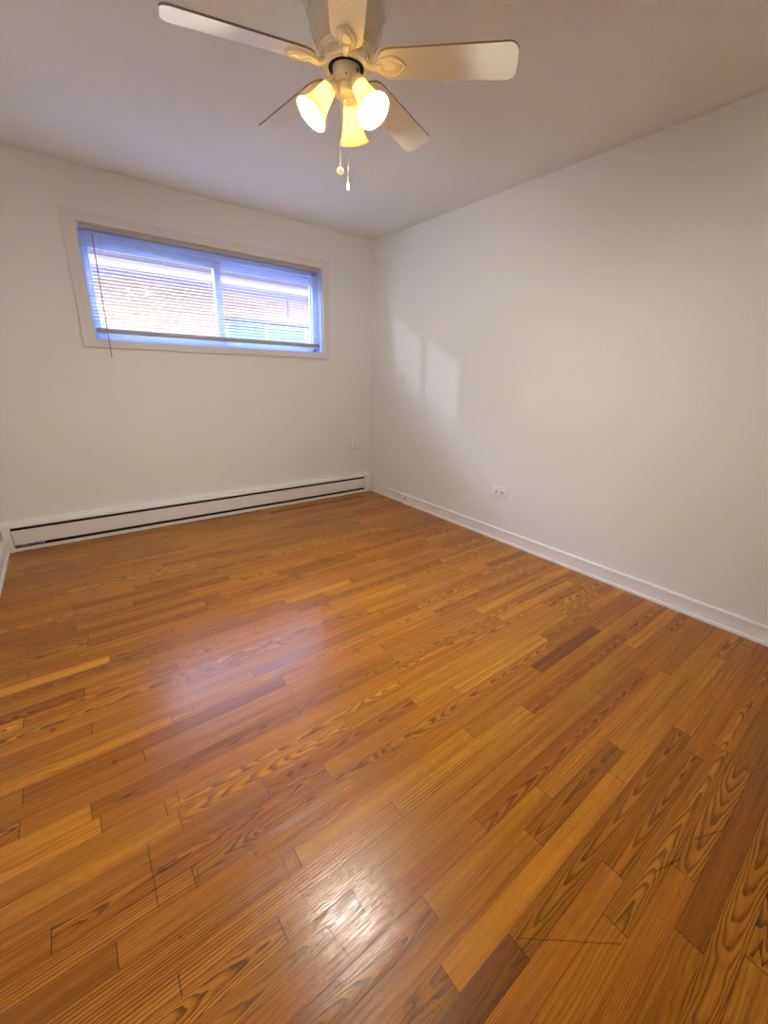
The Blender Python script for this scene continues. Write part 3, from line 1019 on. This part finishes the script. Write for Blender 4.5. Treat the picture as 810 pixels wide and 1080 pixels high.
# pull chains
def chain(x, y, z0, z1, nm):
    b_ = NB()
    tube(b_, [(x, y, zz(z0)), (x, y, zz(z1))], .0007, 6)
    nb = int((z0 - z1) / .0048)
    for i in range(nb):
        lathe(b_, [(0, -.0015), (.0013, -.0007), (.0013, .0007), (0, .0015)], 6, Matrix.Translation((x, y, zz(z0 - (i + .5) * .0048))))
    return link(nm, b_, MAT['brass'], fan)
c1x, c1y = -.0420, -.0270
c1 = chain(c1x, c1y, 2.165, 1.915, 'pull_chain')
bm = NB()
vd = Vector((-.535, -.845, 0))      # medallion faces out from the fan towards the long axis of the room
mdm = Matrix.Translation((c1x, c1y, zz(1.903))) @ vd.to_track_quat('Z', 'Y').to_matrix().to_4x4()
lathe(bm, [(0, -.003), (.0105, -.003), (.0125, -.0015), (.0125, .0015), (.0105, .003), (.0088, .003), (.0080, .0018), (0, .0018)], 28, mdm)
for i in range(3):
    box(bm, (-.004 + i * .003, -.0008, .0015), (-.002 + i * .003, .0008, .0026), 0, mdm)
link('pull_medallion', bm, MAT['brass'], c1)
c2x, c2y = .0045, -.0030
c2 = chain(c2x, c2y, 2.112, 1.890, 'pull_chain')
bm = NB()
lathe(bm, [(0, .012), (.0030, .010), (.0045, .004), (.0062, -.006), (.0066, -.014), (.0050, -.0165), (0, -.017)], 18, Matrix.Translation((c2x, c2y, zz(1.880))))
link('pull_bell', bm, MAT['trim'], c2)

# ------------------------------------------------------------------ outside: the house next door
WY = 2.5
nh = thing('neighbor_house', 'cream brick house with lavender eaves seen through the high window', 'house', (0.75, WY, -.5))
def NL(x, y, z):
    return (x - .75, y - WY, z + .5)
QX0, QX1 = -4.4, 6.0
wx0, wx1, wz0, wz1 = -.660, .60, 1.10, 1.885
bm = NB()
box(bm, NL(QX0, WY, -.5), NL(wx0, WY + .25, 2.36)); box(bm, NL(wx1, WY, -.5), NL(QX1, WY + .25, 2.36))
box(bm, NL(wx0, WY, -.5), NL(wx1, WY + .25, wz0)); box(bm, NL(wx0, WY, wz1), NL(wx1, WY + .25, 2.36))
link('brick_wall', bm, MAT['brick'], nh, False)
bm = NB(); box(bm, NL(QX0, WY - .48, 2.245), NL(QX1, WY, 2.262))
link('soffit', bm, MAT['soffit'], nh, False)
bm = NB(); box(bm, NL(QX0, WY - .50, 2.240), NL(QX1, WY - .48, 2.350)); box(bm, NL(QX0, WY - .015, 2.222), NL(QX1, WY - .0002, 2.2448))
link('fascia', bm, MAT['fascia'], nh, False)
bm = NB(); sweep_x(bm, [(-.5005, 2.335 + .5), (-.555, 2.345 + .5), (-.575, 2.362 + .5), (-.580, 2.400 + .5), (-.573, 2.400 + .5), (-.566, 2.366 + .5), (-.550, 2.352 + .5), (-.5005, 2.343 + .5)], QX0 - .75, QX1 - .75)
link('gutter', bm, MAT['gutter'], nh)
bm = NB(); sweep_x(bm, [(-.52, 2.352 + .5), (-.52, 2.366 + .5), (3.2, 3.366 + .5), (3.2, 3.352 + .5)], QX0 - .75, QX1 - .75)
link('roof', bm, MAT['shingle'], nh, False)
bm = NB(); box(bm, NL(wx0 - .02, WY - .03, 1.880), NL(wx1 + .02, WY + .10, 1.922), .004)
link('lintel', bm, MAT['lintel'], nh)
bm = NB()
box(bm, NL(wx0, WY + .03, wz0), NL(wx0 + .05, WY + .10, wz1), .003); box(bm, NL(wx1 - .05, WY + .03, wz0), NL(wx1, WY + .10, wz1), .003)
box(bm, NL(wx0 + .05, WY + .03, wz0), NL(wx1 - .05, WY + .10, wz0 + .05), .003); box(bm, NL(wx0 + .05, WY + .03, wz1 - .04), NL(wx1 - .05, WY + .10, wz1), .003)
box(bm, NL(-.085, WY + .035, wz0 + .05), NL(-.045, WY + .095, wz1 - .04), .003)
wf = link('window_frame', bm, MAT['outframe'], nh)
bm = NB(); box(bm, NL(wx0 + .045, WY + .060, wz0 + .045), NL(wx1 - .045, WY + .066, wz1 - .035))
link('window_pane', bm, MAT['outglass'], wf, False)
bm = NB(); tube(bm, [NL(.262, WY - .012, 2.24), NL(.262, WY - .012, 2.02)], .008, 8); tube(bm, [NL(.262, WY - .012, 2.02), NL(.262, WY + .0, 2.005)], .008, 8)
link('cable_conduit', bm, MAT['gutter'], nh)
bm = NB(); box(bm, (-12, WT, -.7), (12, 14, -.5))
struct('ground', bm, MAT['gravel'], 'gravel strip between the houses outside the window', 'ground')
